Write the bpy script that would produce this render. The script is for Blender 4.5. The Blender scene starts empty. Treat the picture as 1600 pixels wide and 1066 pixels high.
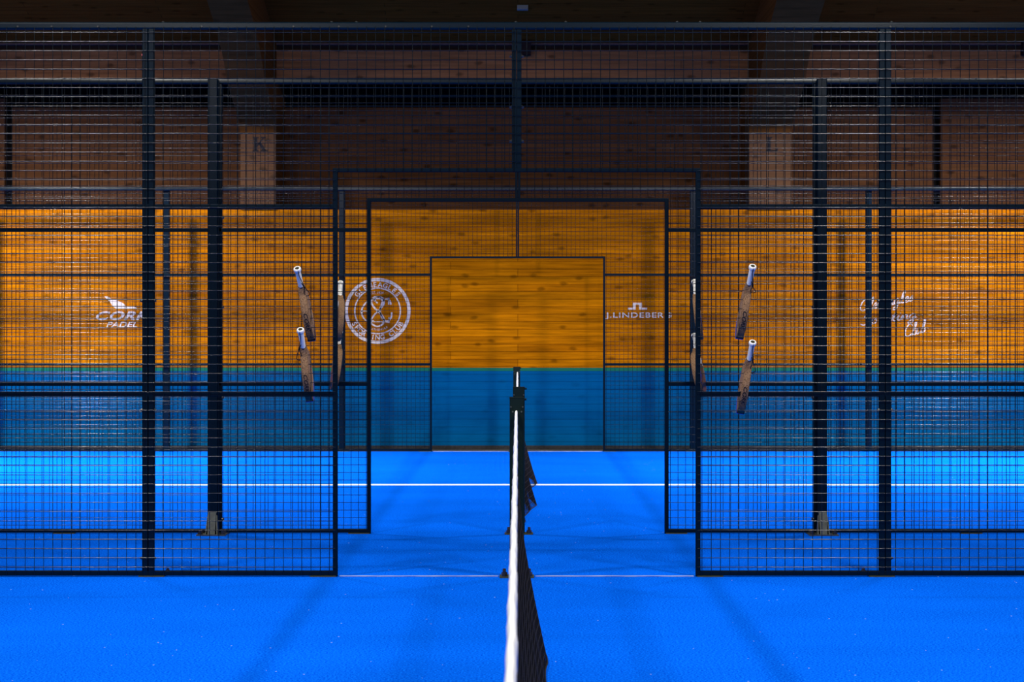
import bpy, math, random
from mathutils import Vector, Matrix
random.seed(7)
C = bpy.context.scene.collection
F = 3305.0                      # focal length in pixels of the 1600 px wide frame
VX, VY = 809.0, 527.0           # vanishing point of the net line in the frame
CAMZ = 1.30
D1, D2, D3, DW, DB = 11.49, 14.00, 24.05, 24.50, 25.40   # fences, wood lining, recessed upper wall

# ------------------------------------------------------------------ camera
cam_d = bpy.data.cameras.new('camera')
cam = bpy.data.objects.new('camera', cam_d); C.objects.link(cam)
cam.location = (0, 0, CAMZ); cam.rotation_euler = (math.radians(90), 0, 0)
cam_d.sensor_width = 36.0
cam_d.lens = F / 1600 * 36
cam_d.shift_x = (800 - VX) / 1600
cam_d.shift_y = (VY - 533) / 1600
cam_d.clip_end = 200
cam_d.dof.use_dof = True
cam_d.dof.focus_distance = 12.4
cam_d.dof.aperture_fstop = 14
bpy.context.scene.camera = cam

# ------------------------------------------------------------------ world, lamps, exposure
w = bpy.data.worlds.new('world'); bpy.context.scene.world = w; w.use_nodes = True
w.node_tree.nodes['Background'].inputs[0].default_value = (0.9, 0.92, 1.0, 1)
w.node_tree.nodes['Background'].inputs[1].default_value = 0.03

def floodlight(x, y, z, watts, sx=0.35, sy=0.9, aim=None, spread=180):
    l = bpy.data.lights.new('floodlight', 'AREA'); l.shape = 'RECTANGLE'
    l.size, l.size_y, l.energy, l.color = sx, sy, watts, (1.0, 0.97, 0.93)
    l.spread = math.radians(spread)
    o = bpy.data.objects.new('floodlight', l); C.objects.link(o); o.location = (x, y, z)
    d = Vector(aim if aim else (x, y, 0)) - Vector((x, y, z))
    o.rotation_euler = d.to_track_quat('-Z', 'Y').to_euler()
for sgn in (-1, 1):
    floodlight(sgn * 6.0, 20.8, 5.4, 500, aim=(sgn * 5.6, 21.6, 0), spread=132)
    floodlight(sgn * 4.2, 16.2, 6.1, 175, aim=(sgn * 1.0, 18.0, 0))
    floodlight(sgn * 2.9 - 0.4, 9.0, 6.0, 165, aim=(sgn * 1.0, 10.5, 0))
    floodlight(sgn * 3.2, 2.6, 6.0, 190, aim=(sgn * 0.8, 4.0, 0))
vs = bpy.context.scene.view_settings
vs.view_transform = 'Standard'; vs.look = 'None'; vs.exposure = 0.55; vs.gamma = 1.0
vs.use_curve_mapping = False

# ------------------------------------------------------------------ helpers
def world_px(px, py, depth):
    s = F / depth
    return Vector(((px - VX) / s, depth, CAMZ + (VY - py) / s))

def origin_of(o):
    p = Vector((0, 0, 0))
    while o is not None:
        p += o.location; o = o.parent
    return p

class MB:
    def __init__(s): s.v, s.f, s.sm = [], [], []
    def add(s, vs, fs, smooth=False):
        b = len(s.v); s.v += [tuple(p) for p in vs]
        for f in fs: s.f.append([i + b for i in f]); s.sm.append(smooth)
        return s
    def box(s, x0, x1, y0, y1, z0, z1):
        return s.add([(x0,y0,z0),(x1,y0,z0),(x1,y1,z0),(x0,y1,z0),(x0,y0,z1),(x1,y0,z1),(x1,y1,z1),(x0,y1,z1)],
                     [(0,3,2,1),(4,5,6,7),(0,1,5,4),(1,2,6,5),(2,3,7,6),(3,0,4,7)])
    def bar(s, axis, a0, a1, b0, b1, c0, c1, r=0.004, n=3):
        """rounded rectangular tube along an axis; b, c are the two other axes in xyz order"""
        ring = []
        for cx, cy, t0 in ((b1-r, c1-r, 0), (b0+r, c1-r, 90), (b0+r, c0+r, 180), (b1-r, c0+r, 270)):
            for k in range(n + 1):
                t = math.radians(t0 + 90 * k / n); ring.append((cx + r*math.cos(t), cy + r*math.sin(t)))
        m = len(ring)
        def P(a, q):
            return {'x': (a, q[0], q[1]), 'y': (q[0], a, q[1]), 'z': (q[0], q[1], a)}[axis]
        vs = [P(a0, q) for q in ring] + [P(a1, q) for q in ring]
        fs = [(i, (i+1) % m, m + (i+1) % m, m + i) for i in range(m)]
        s.add(vs, fs); b = len(s.v) - 2*m
        s.f.append([b + i for i in range(m)][::-1]); s.f.append([b + m + i for i in range(m)]); s.sm += [False, False]
        return s
    def cyl(s, a, b, r0, r1=None, n=12, cap=True, smooth=True):
        a, b = Vector(a), Vector(b); r1 = r0 if r1 is None else r1
        d = (b - a).normalized(); u = d.orthogonal().normalized(); v = d.cross(u)
        vs = [a + (u*math.cos(2*math.pi*i/n) + v*math.sin(2*math.pi*i/n))*r0 for i in range(n)] + \
             [b + (u*math.cos(2*math.pi*i/n) + v*math.sin(2*math.pi*i/n))*r1 for i in range(n)]
        s.add(vs, [(i, (i+1) % n, n + (i+1) % n, n + i) for i in range(n)], smooth)
        if cap: s.add(vs, [list(range(n))[::-1], list(range(n, 2*n))])
        return s
    def tube(s, pts, r, n=6):
        pts = [Vector(p) for p in pts]; vs = []
        up = Vector((0.13, 0.27, 0.95))
        for i, p in enumerate(pts):
            d = (pts[min(i+1, len(pts)-1)] - pts[max(i-1, 0)]).normalized()
            u = d.cross(up)
            if u.length < 1e-3: u = d.orthogonal()
            u.normalize(); v = d.cross(u)
            vs += [p + (u*math.cos(2*math.pi*k/n) + v*math.sin(2*math.pi*k/n))*r for k in range(n)]
        fs = [(i*n + k, i*n + (k+1) % n, (i+1)*n + (k+1) % n, (i+1)*n + k) for i in range(len(pts)-1) for k in range(n)]
        return s.add(vs, fs, True)
    def prism(s, poly, f):
        """poly: 2D outline; f(u, v, k) -> point, k in 0/1 for the two sides"""
        m = len(poly)
        vs = [f(u, v, 0) for u, v in poly] + [f(u, v, 1) for u, v in poly]
        return s.add(vs, [list(range(m)), list(range(m, 2*m))[::-1]] + [(i, m+i, m+(i+1) % m, (i+1) % m) for i in range(m)])
    def build(s, name, mat, parent=None, local=False):
        o0 = Vector((0, 0, 0)) if (local or parent is None) else origin_of(parent)
        me = bpy.data.meshes.new(name)
        me.from_pydata([(p[0]-o0[0], p[1]-o0[1], p[2]-o0[2]) for p in s.v], [], s.f)
        me.polygons.foreach_set('use_smooth', s.sm)
        me.update()
        me.materials.append(mat)
        o = bpy.data.objects.new(name, me); C.objects.link(o); o.parent = parent
        return o

def recalc(o):
    import bmesh
    bm = bmesh.new(); bm.from_mesh(o.data); bmesh.ops.recalc_face_normals(bm, faces=bm.faces); bm.to_mesh(o.data); bm.free()
    return o

def tag(o, label, cat, group=None):
    o['label'] = label; o['category'] = cat
    if group: o['group'] = group
    return o
def thing(name, label, cat, loc, group=None):
    o = bpy.data.objects.new(name, None); C.objects.link(o); o.location = loc; o.empty_display_size = 0.1
    return tag(o, label, cat, group)
def struct(o):
    o['kind'] = 'structure'; return o

def spline(pts, n=8):
    out = []
    for i in range(len(pts) - 1):
        p0, p1, p2, p3 = pts[max(i-1, 0)], pts[i], pts[i+1], pts[min(i+2, len(pts)-1)]
        for k in range(n):
            t = k / n
            out.append(tuple(0.5*((2*b) + (c-a)*t + (2*a-5*b+4*c-d)*t*t + (-a+3*b-3*c+d)*t**3) for a, b, c, d in zip(p0, p1, p2, p3)))
    out.append(tuple(pts[-1])); return out
def interp(tab, x):
    if x <= tab[0][0]: return tab[0][1]
    for (a, u), (b, v) in zip(tab, tab[1:]):
        if x <= b:
            t = (x - a) / (b - a); return u + (v - u) * t
    return tab[-1][1]

# ------------------------------------------------------------------ materials
def new_mat(name):
    m = bpy.data.materials.new(name); m.use_nodes = True
    nt = m.node_tree; return m, nt, nt.nodes['Principled BSDF']
def plain(name, col, rough=0.5, spec=0.5, metal=0.0, emit=None, vary=0.0):
    m, nt, b = new_mat(name)
    b.inputs['Base Color'].default_value = (*col, 1); b.inputs['Roughness'].default_value = rough
    b.inputs['Specular IOR Level'].default_value = spec; b.inputs['Metallic'].default_value = metal
    if vary:
        N, L = nt.nodes.new, nt.links.new
        g = N('ShaderNodeNewGeometry'); n = N('ShaderNodeTexNoise'); n.inputs['Scale'].default_value = 35
        L(g.outputs['Position'], n.inputs['Vector'])
        r = N('ShaderNodeValToRGB')
        r.color_ramp.elements[0].position = 0.3; r.color_ramp.elements[1].position = 0.7
        r.color_ramp.elements[0].color = (*[c*(1-vary) for c in col], 1); r.color_ramp.elements[1].color = (*[min(1, c*(1+vary)) for c in col], 1)
        L(n.outputs['Fac'], r.inputs[0]); L(r.outputs[0], b.inputs['Base Color'])
    if emit:
        b.inputs['Emission Color'].default_value = (*emit[0], 1); b.inputs['Emission Strength'].default_value = emit[1]
    return m

def coated(name, diff, gloss, rough):
    """dull coat with an even sheen"""
    m = bpy.data.materials.new(name); m.use_nodes = True; nt = m.node_tree; N, L = nt.nodes.new, nt.links.new
    nt.nodes.remove(nt.nodes['Principled BSDF'])
    d = N('ShaderNodeBsdfDiffuse'); d.inputs['Color'].default_value = (*diff, 1)
    g = N('ShaderNodeBsdfGlossy'); g.inputs['Color'].default_value = (*gloss, 1); g.inputs['Roughness'].default_value = rough
    a = N('ShaderNodeAddShader'); L(d.outputs[0], a.inputs[0]); L(g.outputs[0], a.inputs[1])
    L(a.outputs[0], nt.nodes['Material Output'].inputs['Surface'])
    return m

def planks(name, c1, c2, cgroove, row, length, grain=0.5, knots=0.6, rough=0.5, spec=0.3, axes='xz', groove=0.003, offset=0.37, patch=0.0):
    """timber boards running along x; rows counted along the second axis"""
    m, nt, b = new_mat(name); N, L = nt.nodes.new, nt.links.new
    g = N('ShaderNodeNewGeometry'); sp = N('ShaderNodeSeparateXYZ'); L(g.outputs['Position'], sp.inputs[0])
    cb = N('ShaderNodeCombineXYZ'); ai = {'x': 0, 'y': 1, 'z': 2}
    L(sp.outputs[ai[axes[0]]], cb.inputs[0]); L(sp.outputs[ai[axes[1]]], cb.inputs[1])
    br = N('ShaderNodeTexBrick'); L(cb.outputs[0], br.inputs['Vector'])
    br.offset = offset; br.offset_frequency = 2; br.squash = 1
    for k, v in (('Scale', 1.0), ('Mortar Size', groove), ('Mortar Smooth', 0.3), ('Bias', 0.0), ('Brick Width', length), ('Row Height', row)):
        br.inputs[k].default_value = v
    br.inputs['Color1'].default_value = (*c1, 1); br.inputs['Color2'].default_value = (*c2, 1); br.inputs['Mortar'].default_value = (*cgroove, 1)
    # grain
    mp = N('ShaderNodeMapping'); mp.inputs['Scale'].default_value = (1.1, 22, 1); L(cb.outputs[0], mp.inputs['Vector'])
    no = N('ShaderNodeTexNoise'); no.inputs['Scale'].default_value = 1.6; no.inputs['Detail'].default_value = 5; no.inputs['Roughness'].default_value = 0.62
    L(mp.outputs[0], no.inputs['Vector'])
    rp = N('ShaderNodeMapRange'); rp.inputs['From Min'].default_value = 0.3; rp.inputs['From Max'].default_value = 0.7
    rp.inputs['To Min'].default_value = 1 - grain; rp.inputs['To Max'].default_value = 1 + grain * 0.6
    L(no.outputs['Fac'], rp.inputs['Value'])
    mx = N('ShaderNodeMix'); mx.data_type = 'RGBA'; mx.blend_type = 'MULTIPLY'; mx.inputs[0].default_value = 1.0
    L(br.outputs['Color'], mx.inputs[6]); L(rp.outputs[0], mx.inputs[7])
    # knots
    mk = N('ShaderNodeMapping'); mk.inputs['Scale'].default_value = (2.3, 4.6, 1); L(cb.outputs[0], mk.inputs['Vector'])
    wn = N('ShaderNodeTexNoise'); wn.inputs['Scale'].default_value = 9; L(cb.outputs[0], wn.inputs['Vector'])
    vo = N('ShaderNodeTexVoronoi'); vo.inputs['Scale'].default_value = 1.0; vo.voronoi_dimensions = '2D'; vo.inputs['Randomness'].default_value = 1.0
    ad = N('ShaderNodeMix'); ad.data_type = 'RGBA'; ad.inputs[0].default_value = 0.12; L(mk.outputs[0], ad.inputs[6]); L(wn.outputs['Color'], ad.inputs[7])
    L(ad.outputs[2], vo.inputs['Vector'])
    kr = N('ShaderNodeMapRange'); kr.inputs['From Min'].default_value = 0.045; kr.inputs['From Max'].default_value = 0.12
    kr.inputs['To Min'].default_value = 1 - knots; kr.inputs['To Max'].default_value = 1.0
    L(vo.outputs['Distance'], kr.inputs['Value'])
    mx2 = N('ShaderNodeMix'); mx2.data_type = 'RGBA'; mx2.blend_type = 'MULTIPLY'; mx2.inputs[0].default_value = 1.0
    L(mx.outputs[2], mx2.inputs[6]); L(kr.outputs[0], mx2.inputs[7])
    out = mx2.outputs[2]
    if patch:
        np_ = N('ShaderNodeTexNoise'); np_.inputs['Scale'].default_value = 1.0; np_.inputs['Detail'].default_value = 3
        m3 = N('ShaderNodeMapping'); m3.inputs['Scale'].default_value = (0.9, 5, 1); L(cb.outputs[0], m3.inputs['Vector']); L(m3.outputs[0], np_.inputs['Vector'])
        pr = N('ShaderNodeMapRange'); pr.inputs['From Min'].default_value = 0.35; pr.inputs['From Max'].default_value = 0.65
        pr.inputs['To Min'].default_value = 1 - patch; pr.inputs['To Max'].default_value = 1 + patch * 0.5; L(np_.outputs['Fac'], pr.inputs['Value'])
        m4 = N('ShaderNodeMix'); m4.data_type = 'RGBA'; m4.blend_type = 'MULTIPLY'; m4.inputs[0].default_value = 1.0
        L(out, m4.inputs[6]); L(pr.outputs[0], m4.inputs[7]); out = m4.outputs[2]
    L(out, b.inputs['Base Color'])
    b.inputs['Roughness'].default_value = rough; b.inputs['Specular IOR Level'].default_value = spec
    bp = N('ShaderNodeBump'); bp.inputs['Strength'].default_value = 0.4; bp.inputs['Distance'].default_value = 0.004
    inv = N('ShaderNodeMath'); inv.operation = 'SUBTRACT'; inv.inputs[0].default_value = 1.0; L(br.outputs['Fac'], inv.inputs[1])
    L(inv.outputs[0], bp.inputs['Height']); L(bp.outputs[0], b.inputs['Normal'])
    return m

M = {}
M['lining'] = planks('varnished_boards', (0.50, 0.158, 0.0006), (0.37, 0.109, 0.0004), (0.14, 0.036, 0.0004), 0.087, 2.1, 0.42, 0.45, 0.5, 0.015, patch=0.22)
M['blue_boards'] = planks('blue_painted_boards', (0.0, 0.082, 0.225), (0.0, 0.072, 0.205), (0.0, 0.047, 0.13), 0.087, 2.6, 0.12, 0.15, 0.5, 0.015)
M['green_strip'] = plain('green_paint', (0.0, 0.115, 0.062), 0.6, 0.2)
M['upper_boards'] = planks('shaded_raw_boards', (0.076, 0.034, 0.0165), (0.059, 0.025, 0.012), (0.025, 0.010, 0.005), 0.11, 3.0, 0.35, 0.55, 0.8, 0.0)  # raw timber, with the shade of the recess put into its colour
M['beam_boards'] = planks('lit_raw_boards', (0.20, 0.082, 0.030), (0.165, 0.066, 0.024), (0.04, 0.016, 0.008), 0.11, 3.0, 0.35, 0.55, 0.8, 0.0)  # same wood as the upper wall, brighter light put into its colour
M['roof_boards'] = planks('dark_roof_boards', (0.125, 0.034, 0.0045), (0.105, 0.028, 0.004), (0.04, 0.014, 0.003), 0.10, 4.0, 0.3, 0.4, 0.9, 0.0, axes='xy')
M['glulam'] = planks('glued_timber', (0.092, 0.042, 0.017), (0.078, 0.034, 0.013), (0.05, 0.022, 0.009), 0.9, 5.0, 0.30, 0.5, 0.7, 0.1, groove=0.001)
M['frame_timber'] = planks('shaded_glued_timber', (0.085, 0.033, 0.0085), (0.073, 0.028, 0.007), (0.05, 0.018, 0.004), 0.9, 5.0, 0.30, 0.3, 0.8, 0.0, groove=0.001)  # soffit shade put into the beam colour, darker than the face board
M['dark_timber'] = plain('dark_stained_timber', (0.012, 0.006, 0.0045), 0.8, 0.1, vary=0.3)
M['purlin'] = plain('grey_brown_timber', (0.075, 0.04, 0.03), 0.8, 0.1, vary=0.25)
M['gap_shade'] = plain('black_gap_shade', (0.004, 0.003, 0.003), 0.9, 0.0)  # black for the upright gaps and the painted shade behind the eaves beam
M['baseboard'] = plain('dark_grey_skirting', (0.020, 0.020, 0.023), 0.7, 0.2, vary=0.3)
M['concrete'] = plain('grey_concrete', (0.050, 0.048, 0.048), 0.85, 0.2, vary=0.3)
M['steel'] = coated('dark_navy_coated_steel', (0.0012, 0.0060, 0.0125), (0.015, 0.015, 0.0145), 0.24)
M['rail_steel'] = coated('glossy_coated_rail_steel', (0.0012, 0.0060, 0.0125), (0.030, 0.030, 0.0285), 0.24)
M['wire'] = coated('dark_coated_wire', (0.0012, 0.0040, 0.0075), (0.048, 0.048, 0.046), 0.20)
M['zinc'] = plain('grey_galvanised_steel', (0.055, 0.065, 0.060), 0.5, 0.4, 0.2, vary=0.2)
M['bolt'] = plain('small_steel_bolt', (0.05, 0.05, 0.05), 0.3, 0.6, 0.6)
M['post_green'] = plain('dark_green_coated_steel', (0.0012, 0.0095, 0.0065), 0.45, 0.2)
M['plate_olive'] = plain('olive_base_plate', (0.05, 0.055, 0.02), 0.5, 0.4, vary=0.2)
M['net'] = plain('black_net_cord', (0.008, 0.007, 0.006), 0.7, 0.2)
M['tape'] = plain('white_net_tape', (0.90, 0.90, 0.88), 0.8, 0.1, vary=0.03)
M['line'] = plain('white_turf_line', (0.75, 0.80, 0.9), 0.9, 0.1)
M['decal'] = plain('white_vinyl', (0.58, 0.50, 0.47), 0.6, 0.2)
M['letter'] = plain('black_letter_paint', (0.012, 0.010, 0.012), 0.7, 0.1)
M['lamp_grey'] = plain('grey_plastic', (0.12, 0.11, 0.075), 0.6, 0.3)
M['red_lamp'] = plain('red_lamp_glass', (0.5, 0.03, 0.04), 0.3, 0.5, emit=((1.0, 0.25, 0.25), 0.5))
M['grip_blue'] = plain('pale_blue_grip', (0.36, 0.45, 0.72), 0.7, 0.2, vary=0.15)
M['grip_white'] = plain('white_grip', (0.80, 0.78, 0.70), 0.7, 0.2, vary=0.05)
M['cap_white'] = plain('white_rubber', (0.75, 0.75, 0.75), 0.6, 0.2)
M['cap_hole'] = plain('dark_cap_hole', (0.03, 0.028, 0.015), 0.8, 0.1)
M['cord'] = plain('black_wrist_cord', (0.006, 0.006, 0.008), 0.7, 0.2)
M['guard_blue'] = plain('blue_tip_guard', (0.015, 0.09, 0.55), 0.5, 0.3)
M['guard_navy'] = plain('navy_tip_guard', (0.012, 0.012, 0.04), 0.5, 0.3)
M['ink_black'] = plain('black_print', (0.010, 0.009, 0.008), 0.6, 0.2)
M['ink_blue'] = plain('bright_blue_print', (0.03, 0.10, 0.62), 0.5, 0.3)

def threshold_mat():
    m, nt, b = new_mat('worn_white_threshold'); N, L = nt.nodes.new, nt.links.new
    g = N('ShaderNodeNewGeometry'); mp = N('ShaderNodeMapping'); mp.inputs['Scale'].default_value = (5, 30, 1); L(g.outputs['Position'], mp.inputs[0])
    n = N('ShaderNodeTexNoise'); n.inputs['Scale'].default_value = 1.5; n.inputs['Detail'].default_value = 4; L(mp.outputs[0], n.inputs['Vector'])
    r = N('ShaderNodeValToRGB'); r.color_ramp.elements[0].position = 0.35; r.color_ramp.elements[1].position = 0.65
    r.color_ramp.elements[0].color = (0.05, 0.14, 0.60, 1); r.color_ramp.elements[1].color = (0.42, 0.48, 0.66, 1)
    L(n.outputs['Fac'], r.inputs[0]); L(r.outputs[0], b.inputs['Base Color']); b.inputs['Roughness'].default_value = 0.9
    return m
M['threshold'] = threshold_mat()

def turf():
    m, nt, b = new_mat('blue_turf'); N, L = nt.nodes.new, nt.links.new
    g = N('ShaderNodeNewGeometry')
    n1 = N('ShaderNodeTexNoise'); n1.inputs['Scale'].default_value = 105; n1.inputs['Detail'].default_value = 3; n1.inputs['Roughness'].default_value = 0.7
    L(g.outputs['Position'], n1.inputs['Vector'])
    r1 = N('ShaderNodeValToRGB'); e = r1.color_ramp.elements
    e[0].position = 0.40; e[0].color = (0.0, 0.062, 0.64, 1); e[1].position = 0.61; e[1].color = (0.003, 0.182, 1.0, 1)
    L(n1.outputs['Fac'], r1.inputs[0])
    # broad patches of more or less brushed-in sand
    mp = N('ShaderNodeMapping'); mp.inputs['Scale'].default_value = (0.55, 0.9, 1); L(g.outputs['Position'], mp.inputs[0])
    n2 = N('ShaderNodeTexNoise'); n2.inputs['Scale'].default_value = 1.2; n2.inputs['Detail'].default_value = 4; L(mp.outputs[0], n2.inputs['Vector'])
    mr = N('ShaderNodeMapRange'); mr.inputs['From Min'].default_value = 0.3; mr.inputs['From Max'].default_value = 0.7
    mr.inputs['To Min'].default_value = 0.88; mr.inputs['To Max'].default_value = 1.06; L(n2.outputs['Fac'], mr.inputs['Value'])
    mx = N('ShaderNodeMix'); mx.data_type = 'RGBA'; mx.blend_type = 'MULTIPLY'; mx.inputs[0].default_value = 1
    L(r1.outputs[0], mx.inputs[6]); L(mr.outputs[0], mx.inputs[7])
    # sand grains
    vo = N('ShaderNodeTexVoronoi'); vo.inputs['Scale'].default_value = 9.0; L(g.outputs['Position'], vo.inputs['Vector'])
    lt = N('ShaderNodeMath'); lt.operation = 'LESS_THAN'; lt.inputs[1].default_value = 0.035; L(vo.outputs['Distance'], lt.inputs[0])
    mx2 = N('ShaderNodeMix'); mx2.data_type = 'RGBA'; mx2.inputs[7].default_value = (0.45, 0.55, 0.95, 1)
    L(lt.outputs[0], mx2.inputs[0]); L(mx.outputs[2], mx2.inputs[6])
    # darker bands along y one metre either side of the middle
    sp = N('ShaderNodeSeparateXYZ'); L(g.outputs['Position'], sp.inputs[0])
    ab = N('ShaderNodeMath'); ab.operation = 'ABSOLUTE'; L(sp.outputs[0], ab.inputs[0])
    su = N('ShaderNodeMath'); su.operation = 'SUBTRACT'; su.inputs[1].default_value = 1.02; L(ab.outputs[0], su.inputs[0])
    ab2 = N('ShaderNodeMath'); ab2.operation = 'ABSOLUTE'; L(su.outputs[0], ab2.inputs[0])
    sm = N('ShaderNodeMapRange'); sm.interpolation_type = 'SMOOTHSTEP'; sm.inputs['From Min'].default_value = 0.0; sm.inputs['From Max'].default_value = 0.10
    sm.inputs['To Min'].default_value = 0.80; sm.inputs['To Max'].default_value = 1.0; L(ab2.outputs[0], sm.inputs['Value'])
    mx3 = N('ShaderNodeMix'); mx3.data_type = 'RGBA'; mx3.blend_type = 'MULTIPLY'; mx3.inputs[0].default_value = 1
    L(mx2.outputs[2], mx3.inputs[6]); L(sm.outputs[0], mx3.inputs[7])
    L(mx3.outputs[2], b.inputs['Base Color'])
    b.inputs['Roughness'].default_value = 0.95; b.inputs['Specular IOR Level'].default_value = 0.0
    bp = N('ShaderNodeBump'); bp.inputs['Strength'].default_value = 0.25; bp.inputs['Distance'].default_value = 0.004
    L(n1.outputs['Fac'], bp.inputs['Height']); L(bp.outputs[0], b.inputs['Normal'])
    return m
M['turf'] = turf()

def cork(name, holes, k=1.0):
    m, nt, b = new_mat(name); N, L = nt.nodes.new, nt.links.new
    tc = N('ShaderNodeTexCoord')
    n = N('ShaderNodeTexNoise'); n.inputs['Scale'].default_value = 220; n.inputs['Detail'].default_value = 2; L(tc.outputs['Object'], n.inputs['Vector'])
    r = N('ShaderNodeValToRGB'); e = r.color_ramp.elements
    e[0].position = 0.36; e[0].color = (0.08*k, 0.038*k, 0.018*k, 1); e[1].position = 0.56; e[1].color = (0.28*k, 0.16*k, 0.08*k, 1)
    L(n.outputs['Fac'], r.inputs[0]); out = r.outputs[0]
    if holes:
        sc = N('ShaderNodeMapping'); sc.inputs['Scale'].default_value = (52, 0, 52); L(tc.outputs['Object'], sc.inputs[0])
        fr = N('ShaderNodeVectorMath'); fr.operation = 'FRACTION'; L(sc.outputs[0], fr.inputs[0])
        sb = N('ShaderNodeVectorMath'); sb.operation = 'SUBTRACT'; sb.inputs[1].default_value = (0.5, 0, 0.5); L(fr.outputs[0], sb.inputs[0])
        ln = N('ShaderNodeVectorMath'); ln.operation = 'LENGTH'; L(sb.outputs[0], ln.inputs[0])
        lt = N('ShaderNodeMath'); lt.operation = 'LESS_THAN'; lt.inputs[1].default_value = 0.20; L(ln.outputs['Value'], lt.inputs[0])
        mx = N('ShaderNodeMix'); mx.data_type = 'RGBA'; mx.inputs[7].default_value = (0.02, 0.012, 0.008, 1)
        L(lt.outputs[0], mx.inputs[0]); L(out, mx.inputs[6]); out = mx.outputs[2]
    L(out, b.inputs['Base Color']); b.inputs['Roughness'].default_value = 0.75; b.inputs['Specular IOR Level'].default_value = 0.2
    return m
M['cork'] = cork('brown_cork', False)
M['cork_face'] = cork('drilled_cork', True, 1.9)

def printed_face():
    m, nt, b = new_mat('printed_racket_face'); N, L = nt.nodes.new, nt.links.new
    tc = N('ShaderNodeTexCoord'); sp = N('ShaderNodeSeparateXYZ'); L(tc.outputs['Object'], sp.inputs[0])
    k = N('ShaderNodeMath'); k.operation = 'MULTIPLY'; k.inputs[1].default_value = 0.35; L(sp.outputs[0], k.inputs[0])
    s = N('ShaderNodeMath'); s.operation = 'ADD'; L(sp.outputs[2], s.inputs[0]); L(k.outputs[0], s.inputs[1])
    mr = N('ShaderNodeMapRange'); mr.inputs['From Min'].default_value = -0.46; mr.inputs['From Max'].default_value = -0.12
    L(s.outputs[0], mr.inputs['Value'])
    r = N('ShaderNodeValToRGB'); r.color_ramp.interpolation = 'LINEAR'; e = r.color_ramp.elements
    e[0].position = 0.0; e[0].color = (0.006, 0.012, 0.05, 1)
    e[1].position = 1.0; e[1].color = (0.50, 0.26, 0.08, 1)
    for p, c in ((0.42, (0.008, 0.02, 0.05)), (0.50, (0.03, 0.05, 0.04)), (0.66, (0.10, 0.12, 0.09)), (0.69, (0.75, 0.74, 0.68)), (0.80, (0.80, 0.78, 0.70)), (0.83, (0.50, 0.26, 0.08))):
        q = e.new(p); q.color = (*c, 1)
    L(mr.outputs[0], r.inputs[0]); L(r.outputs[0], b.inputs['Base Color']); b.inputs['Roughness'].default_value = 0.4
    return m
M['printed_face'] = printed_face()

# ------------------------------------------------------------------ setting
XW = 13.0
def plane_box(name, mat, x0, x1, y0, y1, z0, z1):
    return struct(MB().box(x0, x1, y0, y1, z0, z1).build(name, mat))
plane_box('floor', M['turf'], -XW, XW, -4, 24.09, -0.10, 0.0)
plane_box('floor_strip', M['concrete'], -XW, XW, 24.09, DB + 0.3, -0.10, -0.001)
ZB, ZG, ZL = 0.945, 0.908, 2.782
plane_box('wall_lower', M['blue_boards'], -XW, XW, DW, DB, 0.0, ZG)
plane_box('trim_1', M['green_strip'], -XW, XW, DW - 0.002, DB, ZG, ZB)
plane_box('wall_lining', M['lining'], -XW, XW, DW, DB, ZB, ZL)
plane_box('baseboard_back', M['baseboard'], -XW, XW, DW - 0.018, DW, 0.0, 0.045)
# recessed upper wall in bays with dark upright gaps, black-painted shade under the eaves beam
def wz(py, d): return CAMZ + (VY - py) / F * d
def wx(px, d): return (px - VX) / F * d
gl, gr = wx(13.5, DB), wx(1464, DB)
ub = MB()
ub.box(gl + 0.045, gr - 0.045, DB, DB + 0.12, ZL, wz(168, DB))
ub.box(-XW, gl - 0.045, DB, DB + 0.12, ZL, wz(154, DB))
ub.box(gr + 0.045, XW, DB, DB + 0.12, ZL, wz(154, DB))
struct(ub.build('wall_back', M['upper_boards']))
plane_box('wall_gap_shade', M['gap_shade'], -XW, XW, DB + 0.13, DB + 0.22, ZL, 4.62)
zb0, zb1 = wz(124, DW), wz(78, DW)
struct(MB().box(-XW, XW, DW, DW + 0.16, zb0, zb1).build('trim_2', M['beam_boards']))
struct(MB().box(-XW, XW, DW + 0.02, DW + 0.14, zb1, wz(70.5, DW)).build('trim_3', M['dark_timber']))
struct(MB().bar('x', -XW, XW, DW - 0.02, DW + 0.14, wz(70.5, DW), wz(64, DW), 0.004).build('trim_4', M['purlin']))
# roof slopes up from the eaves towards the ridge
SL = 0.27
def roof_z(y): return 4.70 + SL * (DW - y)
rf = MB(); YR = 8.0
ya, yb = DB + 0.3, YR
rf.add([(-XW, ya, roof_z(ya)), (XW, ya, roof_z(ya)), (XW, yb, roof_z(yb)), (-XW, yb, roof_z(yb)),
        (-XW, ya, roof_z(ya)+.15), (XW, ya, roof_z(ya)+.15), (XW, yb, roof_z(yb)+.15), (-XW, yb, roof_z(yb)+.15)],
       [(0,1,2,3), (7,6,5,4), (0,4,5,1), (1,5,6,2), (2,6,7,3), (3,7,4,0)])
yc = -4
zc = roof_z(yb) - SL * (yb - yc)
rf.add([(-XW, yb, roof_z(yb)), (XW, yb, roof_z(yb)), (XW, yc, zc), (-XW, yc, zc),
        (-XW, yb, roof_z(yb)+.15), (XW, yb, roof_z(yb)+.15), (XW, yc, zc+.15), (-XW, yc, zc+.15)],
       [(0,1,2,3), (7,6,5,4), (0,4,5,1), (1,5,6,2), (2,6,7,3), (3,7,4,0)])
struct(rf.build('ceiling', M['roof_boards']))

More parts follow.
